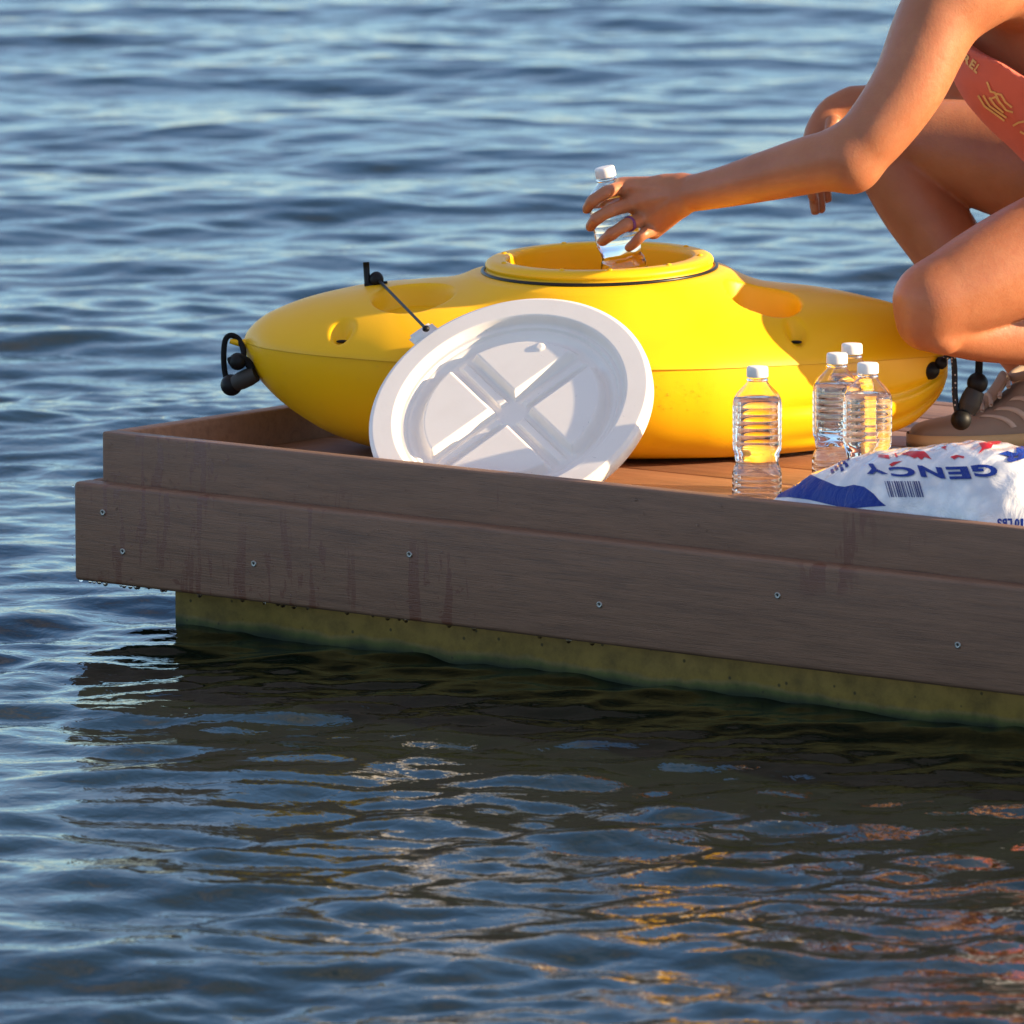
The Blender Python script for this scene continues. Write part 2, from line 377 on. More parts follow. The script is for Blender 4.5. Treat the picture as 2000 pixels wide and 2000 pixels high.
# ------------------------------------------------------------------ yellow cooler
KD = 10.43; KC = P(1171, 521, KD)
kay = empty('kayak_cooler', (KC.x, KC.y, ZD))
tag(kay, 'yellow plastic kayak shaped floating cooler resting on the dock with its round hatch open', 'cooler')
kx, ky = KC.x, KC.y
fw = pchip([-.502, -.499, -.49, -.475, -.44, -.40, -.34, -.29, -.22, -.15, -.07, 0, .07, .14, .2, .25, .294, .34, .39, .44, .475, .488, .492],
           [.004, .022, .050, .082, .123, .157, .193, .218, .240, .252, .259, .261, .257, .242, .218, .192, .168, .140, .107, .068, .038, .024, .012])
fS = pchip([-.502, -.25, 0, .25, .492], [.379, .374, .369, .366, .361])
fT = pchip([-.502, -.497, -.474, -.45, -.414, -.37, -.327, -.269, -.21, 0, .2, .239, .311, .384, .427, .465, .492],
           [.381, .390, .411, .423, .436, .447, .455, .461, .464, .466, .463, .459, .4515, .437, .425, .402, .366])
fB = pchip([-.502, -.497, -.486, -.453, -.414, -.385, -.33, -.27, -.15, 0, .2, .3, .37, .414, .44, .463, .485, .492],
           [.376, .350, .331, .295, .267, .251, .233, .2245, .2215, .221, .2215, .225, .236, .247, .258, .277, .305, .325])
TX, TY = math.tan(R(1.4)), math.tan(R(2.2)); RG = .1655; ZG = .479
def deck_z(x, y):
    wd = fw(x); v = np.clip(np.abs(y) / wd, 0, 1); S = fS(x); T = fT(x)
    z = S + (T - S) * (1 - v ** 2.3) ** .80
    r = np.hypot(x, y); k = 1 - sstep(.158, .240, r)
    rim = ZG + x * TX + y * TY - .9 * np.clip(r - .185, 0, 1) * .4
    edge = 1 - v ** 10
    z = z + np.maximum(rim - z, 0) * k * edge
    # moulded hollows
    for (cx, cy, rad, dp) in ((-.262, -.092, .056, .030), (.228, -.092, .051, .042), (-.262, .092, .056, .036), (.232, .078, .055, .036)):
        rr = np.hypot(x - cx, (y - cy) * (1.2 if cx > 0 else 1)); z = z - dp * (1 - sstep(rad - .007, rad + .004, rr)) * (1 + .0 * rr)
    for (cx, cy) in ((-.36, -.150), (.272, -.146), (-.36, .150), (.272, .146)):
        rr = np.hypot((x - cx) / .0165, (y - cy) / .021)
        z = z - .020 * (1 - sstep(.25, 1.15, rr)) * edge
    return z
nph, ns = 520, 110
ph = np.linspace(0, 2 * math.pi, nph, endpoint=False)
xo = -.005 + .497 * np.cos(ph); yo = np.sign(np.sin(ph)) * fw(xo) * 1.0; yo[np.abs(np.sin(ph)) < 1e-6] = 0
xi = RG * np.cos(ph * 1.0); yi = RG * np.sin(ph)
s = np.linspace(0, 1, ns); s = s ** .92
# make inner directions follow outline so that radial lines do not cross
X = xi[:, None] * (1 - s) + xo[:, None] * s; Y = yi[:, None] * (1 - s) + yo[:, None] * s
Zk = deck_z(X, Y); Zk[:, -1] = fS(xo); 
Vd = np.stack([X + kx, Y + ky, Zk], -1).reshape(-1, 3)
# rolled seam lip at the edge
lip = np.stack([xo + kx, yo * 1.004 + ky, fS(xo) - .0025], -1)
Vd = np.concatenate([Vd.reshape(nph, ns, 3), lip[:, None, :]], 1).reshape(-1, 3)
mesh('deck', Vd, grid_faces(nph, ns + 1, wrap_u=True), M_yellow, kay)
# hull
nx, ntt = 220, 60
xt = -.005 + .497 * np.cos(np.linspace(math.pi, 0, nx)); t = np.linspace(0, math.pi, ntt)
wd = fw(xt)[:, None] * .992; S = fS(xt)[:, None] - .003; B = fB(xt)[:, None]
nn = 2 / (4.2 - 2.0 * sstep(.15, .44, np.abs(xt))[:, None]); cc_ = np.cos(t)[None, :]; ss_ = np.sin(t)[None, :]
Yh = -np.sign(cc_) * np.abs(cc_) ** nn * wd; dep = np.clip(np.abs(ss_), 0, 1) ** (2 / 2.3)
Zh = S - (S - B) * dep
# raised strakes sweeping up at both ends
def groove(x, q0, wdt): return np.exp(-((dep - q0) / wdt) ** 2)
amp = .015 * sstep(.20, .36, xt)[:, None] * (1 - sstep(.47, .492, np.abs(xt)))[:, None]
pull = 1 - amp / np.maximum(wd, .02) * (groove(xt, .80, .06) + .8 * groove(xt, .45, .05))
Yh = Yh * pull
Vh = np.stack([xt[:, None] + kx + 0 * Yh, Yh + ky, Zh], -1).reshape(-1, 3)
Fh = grid_faces(nx, ntt).tolist() + [[i for i in range(ntt)], [(nx - 1) * ntt + i for i in range(ntt)][::-1]]
hull = mesh('hull', Vh, Fh, M_yellow, kay)
# hatch ring, well, gasket in a slightly tilted frame
KM = Matrix.Translation((kx, ky, ZG)) @ Matrix.Rotation(R(2.2), 4, 'X') @ Matrix.Rotation(-R(1.4), 4, 'Y')
rim_prof = [(.1665, -.006), (.1655, -.001), (.1625, .000), (.1600, .0015), (.1598, .006), (.1612, .0075), (.1612, .0105), (.159, .0140), (.155, .0165), (.150, .0178), (.136, .0180), (.1335, .0172), (.1318, .015), (.1314, .008), (.1305, -.12)]
V1, F1 = lathe(rim_prof, 160, KM); rim = mesh('hatch_rim', V1, F1, M_yellow, kay)
V1, F1 = lathe([(.1305, -.119), (.130, -.17), (.12, -.185), (.05, -.19), (0.0001, -.19)], 120, KM); mesh('hatch_well', V1, F1, M_yellow, kay)
V1, F1 = tube([KM @ Vector((.1652 * math.cos(a), .1652 * math.sin(a), .0005)) for a in np.linspace(0, 2 * math.pi, 48, endpoint=False)], .0028, 12, True, 4)
mesh('gasket', V1, F1, M_gasket, kay)
for a in (200, 248, 275, 312, 352, 30, 75, 110, 160):
    c = KM @ Vector((.143 * math.cos(R(a)), .143 * math.sin(R(a)), .018)); V1, F1 = ball(c, .0042, (1, 1, .55), 14); mesh('nub', V1, F1, M_yellow, rim)
for (cx, cy) in ((-.36, -.150), (.272, -.146)):
    z0 = float(deck_z(np.array(cx), np.array(cy))); V1, F1 = ball((kx + cx, ky + cy - .002, z0 + .0015), .0085, (1, .35, .28), 16); mesh('scupper_hole', V1, F1, M_black, kay)

# bow tab, carry loops with knobs and toggles
tabc = P(470, 672, KD)
V1, F1 = tube([P(506, 674, KD), P(485, 672, KD), P(468, 670, KD), P(449, 666, KD)], [.014, .009, .005, .0035], 14, False, 6)
Vt = V1.copy(); Vt[:, 2] = Vt[:, 2].mean() + (Vt[:, 2] - Vt[:, 2].mean()) * .7; mesh('bow_tab', V1, F1, M_yellow, kay)
def toggle_loop(name, loop, knobs, grip, m_rope):
    V1, F1 = tube(loop, .0042, 12, False, 10); rp = mesh(name, V1, F1, m_rope, kay)
    for (p_, r_) in knobs:
        V1, F1 = ball(p_, r_, (1, 1, 1), 24); mesh('knob', V1, F1, M_black, rp)
    a, b, r_ = grip; V1, F1 = tube([a, a.lerp(b, .33), a.lerp(b, .66), b], [r_ * .8, r_, r_, r_ * .85], 20, False, 6); mesh('grip', V1, F1, M_rubgrip, rp)
M_rubgrip = mat('dark_rubber_grip', (.030, .026, .020), .6)
toggle_loop('rope_handle', [P(470, 716, KD - .03), P(476, 690, KD - .02), P(468, 665, KD), P(452, 655, KD), P(440, 665, KD), P(437, 700, KD), P(441, 735, KD), P(452, 752, KD - .01)],
            [(P(452, 752, KD - .01), .0155), (P(464, 706, KD - .03), .0125)], (P(457, 750, KD - .02), P(500, 730, KD - .03), .0130), M_rope)
V1, F1 = tube([P(448, 706, KD - .03), P(465, 700, KD - .035), P(482, 706, KD - .03), P(492, 722, KD - .03)], .006, 12, False, 8); mesh('knot', V1, F1, M_rope, kay)
KR = 10.41
toggle_loop('rope_handle', [P(1818, 722, KR), P(1838, 706, KR), P(1858, 694, KR), P(1864, 716, KR), P(1865, 770, KR), P(1870, 806, KR - .005), P(1880, 826, KR - .01)],
            [(P(1817, 723, KR), .0135), (P(1838, 709, KR), .009), (P(1877, 820, KR - .01), .0148), (P(1909, 748, KR), .0150)], (P(1887, 806, KR), P(1905, 762, KR), .0155), M_ropew)
V1, F1 = tube([P(1909, 748, KR), P(1912, 720, KR), P(1910, 690, KR), P(1890, 672, KR), P(1862, 690, KR)], .0055, 12, False, 8); mesh('rope_strand', V1, F1, M_rope, kay)

# clip with post and dome on the left deck, cord down to the lid
cb = P(733, 560, KD)
V1, F1 = tube([P(712, 560, KD), P(757, 556, KD)], .0055, 12, False, 3); clip = mesh('deck_clip', V1, F1, M_black, kay)
V1, F1 = tube([P(718, 560, KD), P(715, 512, KD)], .0045, 16, False, 3); mesh('post', V1, F1, M_black, clip)
V1, F1 = ball(P(735, 546, KD), .0105, (1, 1, 1.1), 22); mesh('dome', V1, F1, M_black, clip)
LD = 10.05
V1, F1 = tube([P(742, 550, KD - .01), P(785, 594, 10.25), P(831, 641, LD + .035)], .0022, 8, False, 8); tc = mesh('tether_cord', V1, F1, M_black, kay)
V1, F1 = ball(P(832, 642, LD + .03), .0052, (1, 1, .9), 14); mesh('knot', V1, F1, M_black, tc)

# ------------------------------------------------------------------ white lid
lc = P(994, 788, LD); cR = Vector((1, 0, 0)); cU = Vector((0, ST, CT)); cF = Vector((0, CT, -ST))
ang = R(19.9); sn = math.sin(R(44.3)); cn = math.cos(R(44.3))
major = cR * math.cos(ang) + cU * math.sin(ang); mperp = -cR * math.sin(ang) + cU * math.cos(ang)
nrm = (mperp * sn - cF * cn).normalized(); yax = nrm.cross(major).normalized()
LM = Matrix(((major.x, yax.x, nrm.x, lc.x), (major.y, yax.y, nrm.y, lc.y), (major.z, yax.z, nrm.z, lc.z), (0, 0, 0, 1)))
RL = 284 / F * LD
def lid_h(X, Y):
    r = np.hypot(X, Y); h = np.zeros_like(r)
    h += .004 * sstep(1.0, .97, r) - .004
    h -= .012 * (1 - sstep(.785, .835, r))            # recess inside the flange
    h -= .004 * (1 - sstep(.745, .765, r))
    h -= .006 * (1 - sstep(.675, .735, r))
    best = np.zeros_like(r)
    for th in (CH1, CH2):
        d = np.abs(-X * math.sin(th) + Y * math.cos(th))
        best = np.maximum(best, 1 - sstep(.070, .120, d))
    pad = (1 - best) * (1 - sstep(.61, .665, r))
    h += .0135 * pad
    for th, sd in ((CH1, .0), (CH2, .0)):
        d = -X * math.sin(th) + Y * math.cos(th)
        h += .005 * (1 - sstep(.022, .040, np.abs(d))) * (1 - sstep(.60, .66, r)) * (1 - pad)
    hub = 1 - sstep(.09, .13, r); h = h * (1 - hub) + (-.021) * hub
    xb, yb = BUMP; rb = np.hypot(X - xb, Y - yb); h += .0020 * (1 - sstep(.020, .046, rb))
    return h
def to_lid(px, py):
    o, d = ray(px, py); Li = LM.inverted(); o2 = Li @ o; d2 = Li.to_3x3() @ d; t = -o2.z / d2.z; p = o2 + d2 * t; return p.x / RL, p.y / RL
ax, ay = to_lid(893, 703); bx, by = to_lid(1080, 882); CH1 = math.atan2(by - ay, bx - ax)
ax, ay = to_lid(1128, 690); bx, by = to_lid(862, 880); CH2 = math.atan2(by - ay, bx - ax)
BUMP = to_lid(1051, 670)
na, nr = 560, 230
a_ = np.linspace(0, 2 * math.pi, na, endpoint=False); r_ = np.linspace(0.0005, 1.0, nr)
Xl = np.outer(np.cos(a_), r_); Yl = np.outer(np.sin(a_), r_); Hl = lid_h(Xl, Yl)
V1 = np.stack([Xl * RL, Yl * RL, Hl], -1)
back = [(1.003, -.010), (.998, -.022), (.975, -.026), (.80, -.026), (.79, -.050), (.0005, -.052)]
Vb = np.stack([np.stack([np.cos(a_) * rr * RL, np.sin(a_) * rr * RL, np.full(na, zz)], -1) for rr, zz in back], 1)
V1 = np.concatenate([V1, Vb], 1).reshape(-1, 3)
lid = empty('lid', P(1003, 990, LD - .14)); tag(lid, 'round white plastic hatch lid with cross shaped ribs leaning on the yellow cooler', 'lid')
mesh('lid_panel', xf(LM, V1), grid_faces(na, nr + len(back), wrap_u=True), M_white, lid)
tx, ty = to_lid(835, 650); ta = math.atan2(ty, tx)
tm = LM @ Matrix.Rotation(ta, 4, 'Z')
def boxw(a, b, name, m_, parent, M, bev=.002):
    me = bpy.data.meshes.new(name); bm = bmesh.new(); bmesh.ops.create_cube(bm, size=1)
    for v_ in bm.verts: v_.co = Vector([(a[i] + b[i]) / 2 + v_.co[i] * (b[i] - a[i]) for i in range(3)])
    bmesh.ops.bevel(bm, geom=list(bm.edges), offset=bev, segments=3, affect='EDGES'); bm.to_mesh(me); bm.free(); me.transform(M)
    return link(name, me, m_, parent)
boxw((RL * .97, -.020, -.020), (RL * 1.14, .020, -.009), 'tether_tab', M_white, lid, tm, .005)

# ------------------------------------------------------------------ bottles
Hb = .203
zt = np.linspace(0, 1, 1)
def bottle_profile():
    base = pchip([0, .003, .008, .012, .060, .068, .075, .084, .096, .150, .157, .166, .174, .181, .1845, .1900],
                 [.027, .0305, .0322, .0328, .0325, .0305, .0275, .0290, .0322, .0326, .0318, .0275, .0205, .0145, .0128, .0126])
    z = np.concatenate([np.linspace(0, .012, 8), np.linspace(.0127, .150, 190), np.linspace(.1515, .190, 34)])
    r = base(z)
    rib = np.where((z > .096) & (z < .152), .00060 * (np.abs(np.sin(math.pi * (z - .096) / .0093)) ** .6 - .6), 0)
    rib += np.where((z > .012) & (z < .064), .0006 * (np.abs(np.sin(math.pi * (z - .012) / .0087)) ** .6 - .6), 0)
    return z, r + rib
def make_bottle():
    root = empty('water_bottle')
    z, r = bottle_profile()
    n = 96; t = np.linspace(0, 2 * math.pi, n, endpoint=False)
    def surf(zz, rr):
        rr2 = rr[None, :] * np.ones((n, 1))
        fl = .0010 * np.exp(-((zz - .075) / .012) ** 2)[None, :] * np.cos(6 * t)[:, None]      # pinched waist panels
        sh = .0006 * np.exp(-((zz - .168) / .008) ** 2)[None, :] * np.cos(10 * t)[:, None]
        rr2 = rr2 + fl * (rr2 > .01) + sh * (rr2 > .01)
        return np.stack([rr2 * np.cos(t)[:, None], rr2 * np.sin(t)[:, None], zz[None, :] + 0 * rr2], -1)
    zo = np.concatenate([[.004, .003, 0.0005], z]); ro = np.concatenate([[0.0001, .012, .024], r])
    zi = np.concatenate([z[::-1], [.0045, .0045]]); ri = np.concatenate([r[::-1] - .0007, [.012, .0001]]); zi = np.maximum(zi, .0012 + 0 * zi)
    A = np.concatenate([surf(zo, ro), surf(zi, ri)], 1)
    mesh('bottle_shell', A.reshape(-1, 3), grid_faces(n, A.shape[1], wrap_u=True), M_pet, root, True, False)
    k = z < .1625
    zw = np.concatenate([[.0040, .0036], np.maximum(z[k], .0008), [.1625, .1625]]); rw = np.concatenate([[.0001, .012], r[k] - .00035, [.014, .0001]])
    A = surf(zw, rw); mesh('water_fill', A.reshape(-1, 3), grid_faces(n, A.shape[1], wrap_u=True), M_h2o, root, True, False)
    pr = [(.0001, .2028), (.010, .2030), (.0128, .2026), (.0138, .2012), (.0141, .1985), (.0143, .1895), (.0141, .1888), (.0132, .1886)]
    nn_ = 90; V1, F1 = lathe(pr, nn_); V1 = V1.reshape(nn_, len(pr), 3); 
    V1[::2, 3:6, :2] *= 1.012
    cp = mesh('cap', V1.reshape(-1, 3), F1, M_cap, root, True, False)
    V1, F1 = lathe([(.0128, .1868), (.0142, .1866), (.0143, .1852), (.0146, .1835), (.0128, .1830)], 60); mesh('neck_ring', V1, F1, M_pet, root, True, False)
    return root
def copy_tree(o, parent=None):
    c = o.copy(); col.objects.link(c); c.parent = parent
    for ch in [x for x in bpy.data.objects if x.parent == o]: copy_tree(ch, c)
    return c
def deck_pt(px, D):
    # point on the deck plane at column px and depth D
    v = ((ZD - HC) / D + ST) / CT; p_ = P(px, 1000 - v * F, D); return Vector((p_.x, p_.y, ZD))
b0 = make_bottle()
bl = ['clear water bottle with white cap standing alone left of the other standing bottles', 'clear water bottle at the left of the three clustered beside the ice bag',
      'clear water bottle nearest the camera in the cluster, partly in front of two others', 'clear water bottle at the back of the cluster with little more than its cap showing']
for i, (px, D) in enumerate([(1478, 9.77), (1633, 9.92), (1693, 9.81), (1662, 10.03)]):
    o = b0 if i == 0 else copy_tree(b0)
    o.location = deck_pt(px, D) + Vector((0, 0, .0005)); o.rotation_euler.z = i * 1.3
    tag(o, bl[i], 'bottle', 'water bottles on and above the dock')
o = copy_tree(b0); tp = P(1180, 326, 10.385); bt = P(1235, 604, 10.425); axv = (tp - bt).normalized()
held_q = axv.to_track_quat('Z', 'Y'); o.rotation_mode = 'QUATERNION'; o.rotation_quaternion = held_q; o.location = tp - axv * Hb
o['label'] = 'clear water bottle gripped by the reaching hand above the open hatch'

# ------------------------------------------------------------------ ice bag
BC = deck_pt(1800, 9.50)
ub_, vb_ = 260, 120
def dock_local(px, y_):
    o, d = ray(px, 960); o2 = dinv @ o; d2 = dinv.to_3x3() @ d; t = (y_ - o2.y) / d2.y; p_ = o2 + d2 * t; return dm @ Vector((p_.x, p_.y, ZD))
bagL = [dock_local(1494, .130), dock_local(2130, .130)]
ax_ = (bagL[1] - bagL[0]); Lb = ax_.length; ax_.normalize(); pv = Vector((-ax_.y, ax_.x, 0))
def bag_surface():
    u = np.linspace(0, 1, ub_); v = np.linspace(0, 2 * math.pi, vb_, endpoint=False)
    prof_h = pchip([0, .04, .12, .22, .35, .5, .7, .85, .95, 1], [.004, .020, .052, .083, .106, .120, .133, .115, .06, .004])(u)
    prof_w = pchip([0, .04, .12, .25, .5, .8, .95, 1], [.050, .068, .085, .092, .098, .098, .08, .05])(u)
    U, Vv = np.meshgrid(u, v, indexing='ij')
    c = np.cos(Vv); s_ = np.sin(Vv)
    yl = np.sign(c) * np.abs(c) ** .85 * prof_w[:, None]; zl = (np.sign(s_) * np.abs(s_) ** .8) 
    hh = np.where(zl > 0, zl * prof_h[:, None], zl * .001) 
    # lumps of ice
    lump = (np.sin(U * 41 + 2 * np.sin(yl * 50)) * np.cos(yl * 75 + 2 * U * 9) * .0014 + np.sin(U * 83 + yl * 60) * np.sin(yl * 120 - U * 30) * .0012)
    hh = hh + lump * np.clip(zl, 0, 1) * sstep(0, .15, U) ; yl = yl * (1 + .04 * np.sin(U * 17))
    base = np.array(bagL[0]) + np.array(ax_) * (U[..., None] * Lb)
    V1 = base + np.array(pv) * yl[..., None]; V1[..., 2] = ZD + .0025 + hh
    return V1
Vbg = bag_surface(); 
bag = mesh('ice_bag', Vbg.reshape(-1, 3), grid_faces(ub_, vb_, wrap_v=True).tolist() + [list(range(vb_)), [(ub_ - 1) * vb_ + i for i in range(vb_)][::-1]], M_bag)
tag(bag, 'clear plastic bag of ice printed blue and red lying behind the dock edge board', 'ice bag')
def bvh_of(o):
    me = o.data; M = wm(o); return BVHTree.FromPolygons([M @ v_.co for v_ in me.vertices], [list(p_.vertices) for p_ in me.polygons])
def project(name, shapes, bvh, m_, parent, off=.0008, cut=3.0):
    """shapes: list of (verts2d in photo pixels, faces); each vertex lands on the surface it is printed on"""
    bm = bmesh.new()
    for vs, fs in shapes:
        vv = [bm.verts.new((x, y, 0)) for x, y in vs]
        for f_ in fs:
            try: bm.faces.new([vv[i] for i in f_])
            except ValueError: pass
    bmesh.ops.triangulate(bm, faces=bm.faces[:])
    for _ in range(7):
        es = [e for e in bm.edges if e.calc_length() > cut]
        if not es: break
        bmesh.ops.subdivide_edges(bm, edges=es, cuts=1); bmesh.ops.triangulate(bm, faces=[f_ for f_ in bm.faces if len(f_.verts) > 3])
    bad = []
    for v_ in bm.verts:
        o, d = ray(v_.co.x, v_.co.y); h = bvh.ray_cast(o, d)
        if h[0] is None: bad.append(v_)
        else:
            n_ = h[1]; n_ = n_ if n_.dot(d) < 0 else -n_; v_.co = h[0] + n_ * off
    bmesh.ops.delete(bm, geom=bad, context='VERTS')
    # drop faces that bridge a silhouette
    bmesh.ops.delete(bm, geom=[f_ for f_ in bm.faces if max(e.calc_length() for e in f_.edges) > .02], context='FACES')
    me = bpy.data.meshes.new(name); bm.to_mesh(me); bm.free(); return link(name, me, m_, parent)
def glyphs(txt, bold=True, shear=0.0):
    c = bpy.data.curves.new('t', 'FONT'); c.body = txt; c.size = 1.0; c.offset = .045 if bold else 0; c.shear = shear; c.resolution_u = 4
    o = bpy.data.objects.new('t', c); col.objects.link(o); dg = bpy.context.evaluated_depsgraph_get(); dg.update()
    me = bpy.data.meshes.new_from_object(o.evaluated_get(dg)); vs = np.array([tuple(v_.co)[:2] for v_ in me.vertices]); fs = [list(p_.vertices) for p_ in me.polygons]
    bpy.data.objects.remove(o); bpy.data.curves.remove(c); bpy.data.meshes.remove(me)
    return vs, fs
def glyph_quad(ch, quad, bold=True):
    """letter mapped to a quad (tl, tr, br, bl as read) in pixels"""
    vs, fs = glyphs(ch, bold); mn = vs.min(0); mx = vs.max(0); t_ = (vs - mn) / (mx - mn)
    tl, tr, br, bl_ = [np.array(p_, float) for p_ in quad]; u = t_[:, :1]; v_ = t_[:, 1:]
    return ((bl_ * (1 - u) + br * u) * (1 - v_) + (tl * (1 - u) + tr * u) * v_), fs
bbv = bvh_of(bag)
def upside(x0, x1, yt, yb, sk=0, dy=0): # rotated letter: its top points down; reading order right to left
    return [(x1 + sk, yb + dy), (x0 + sk, yb), (x0, yt), (x1, yt + dy)]
letters = [('R', upside(1950, 1998, 888, 912, 6, -16)), ('G', upside(1896, 1944, 909, 933, 9, -1)), ('E', upside(1847, 1890, 913, 937, 9, -1)), ('N', upside(1792, 1840, 910, 932, 8, 4)),
           ('C', upside(1735, 1784, 913, 932, 8, 0)), ('Y', upside(1680, 1722, 907, 927, 14, 0))]
project('blue_lettering', [glyph_quad(c_, q_) for c_, q_ in letters], bbv, M_blue, bag, .0015)
def poly(pts): return (pts, [list(range(len(pts)))])
blue = [(1513, 972), (1530, 960), (1560, 942), (1582, 926), (1598, 934), (1618, 942), (1634, 949), (1650, 951), (1668, 947), (1688, 951), (1706, 964), (1718, 978), (1731, 988), (1700, 990), (1666, 993), (1640, 990), (1618, 985), (1580, 976), (1540, 971)]
project('blue_print', [poly(blue)], bbv, M_blue, bag, .0006)
reds = [[(1758, 888), (1778, 882), (1805, 882), (1812, 888), (1820, 898), (1806, 893), (1800, 899), (1792, 893), (1786, 896), (1774, 890)],
        [(1912, 866), (1930, 864), (1957, 862), (1952, 868), (1940, 868), (1936, 876), (1924, 878), (1910, 888), (1918, 876)],
        [(1737, 908), (1745, 903), (1763, 901), (1752, 906), (1742, 912)], [(1856, 893), (1868, 889), (1884, 892), (1882, 896), (1872, 893), (1864, 898)],
        [(1837, 874), (1850, 871), (1846, 876), (1850, 880), (1842, 876)], [(1990, 860), (2000, 858), (2000, 868)]]
import_red = [glyph_quad('E', [(1738, 897), (1715, 893), (1715, 888), (1736, 890)]), glyph_quad('I', [(1754, 893), (1750, 894), (1747, 886), (1751, 886)])]
project('red_print', [poly(p_) for p_ in reds] + import_red, bbv, M_red, bag)
bars = []
x = 1728.0; random.seed(3)
while x < 1796:
    wb = random.choice([1.2, 1.8, 2.8]); bars.append(poly([(x, 940), (x + wb, 940), (x + wb + 9, 971), (x + 9, 971)])); x += wb + random.choice([1.4, 2.2, 3.0])
project('barcode', bars, bbv, mat('navy_barcode_ink', (.03, .04, .16), .4), bag, .0007, 6)
stroke2 = [poly([(x_, y_), (x_ + 5, y_ - 2), (x_ + 8, y_ + 5), (x_ + 2, y_ + 8)]) for x_, y_ in ((1622, 918), (1630, 912), (1637, 905), (1645, 900), (1652, 893), (1641, 914), (1650, 906))]
sm = [glyph_quad(c_, [(x1, 1030), (x0, 1030), (x0 , 1013), (x1, 1013)]) for c_, x0, x1 in (('1', 1993, 1999), ('0', 1982, 1991), ('L', 1968, 1977), ('B', 1958, 1967), ('S', 1948, 1957))]
project('small_lettering', sm, bbv, M_blue, bag)
project('small_print', stroke2, bbv, M_blue, bag)

# ------------------------------------------------------------------ person: one continuous skin from blended limbs
H_ = .0032
lo = np.array([.04, 9.95, .21]); hi = np.array([1.32, 11.12, 1.62])
shp = np.ceil((hi - lo) / H_).astype(int)
gx = lo[0] + np.arange(shp[0]) * H_; gy = lo[1] + np.arange(shp[1]) * H_; gz = lo[2] + np.arange(shp[2]) * H_
def new_field(): return np.full(shp, .08, np.float32)
def prim(Fd, a, b, ra, rb, k=.01, flat=None, fs=1.0, sub=False):
    """tapered capsule blended into the field; flat = axis along which the section is squeezed by fs"""
    a = np.array(a, float); b = np.array(b, float); R_ = max(ra, rb) + .05
    i0 = np.clip(((np.minimum(a, b) - R_ - lo) / H_).astype(int), 0, shp); i1 = np.clip(((np.maximum(a, b) + R_ - lo) / H_).astype(int) + 2, 0, shp)
    if np.any(i1 <= i0): return
    x_ = gx[i0[0]:i1[0]][:, None, None].astype(np.float32); y_ = gy[i0[1]:i1[1]][None, :, None].astype(np.float32); z_ = gz[i0[2]:i1[2]][None, None, :].astype(np.float32)
    px, py, pz = x_ - a[0], y_ - a[1], z_ - a[2]; ba = b - a
    if flat is not None:
        f_ = np.array(flat, float); f_ /= np.linalg.norm(f_); ba_f = ba @ f_
        dd = (px * f_[0] + py * f_[1] + pz * f_[2]); bb = float(ba @ ba)
        tt = np.clip((px * ba[0] + py * ba[1] + pz * ba[2]) / bb, 0, 1) if bb > 1e-9 else 0
        dd = (dd - tt * ba_f) * (fs - 1); px = px + dd * f_[0]; py = py + dd * f_[1]; pz = pz + dd * f_[2]
    bb = float(ba @ ba)
    t_ = np.clip((px * ba[0] + py * ba[1] + pz * ba[2]) / bb, 0, 1) if bb > 1e-9 else np.float32(0)
    d = np.sqrt((px - t_ * ba[0]) ** 2 + (py - t_ * ba[1]) ** 2 + (pz - t_ * ba[2]) ** 2) - (ra + (rb - ra) * t_)
    if fs > 1: d = d / (1 + (fs - 1) * .35)
    S_ = Fd[i0[0]:i1[0], i0[1]:i1[1], i0[2]:i1[2]]
    if sub:
        h_ = np.clip(.5 - .5 * (S_ + d) / k, 0, 1); S_[...] = S_ * (1 - h_) + (-d) * h_ + k * h_ * (1 - h_); return
    h_ = np.clip(.5 + .5 * (S_ - d) / k, 0, 1); S_[...] = S_ * (1 - h_) + d * h_ - k * h_ * (1 - h_)
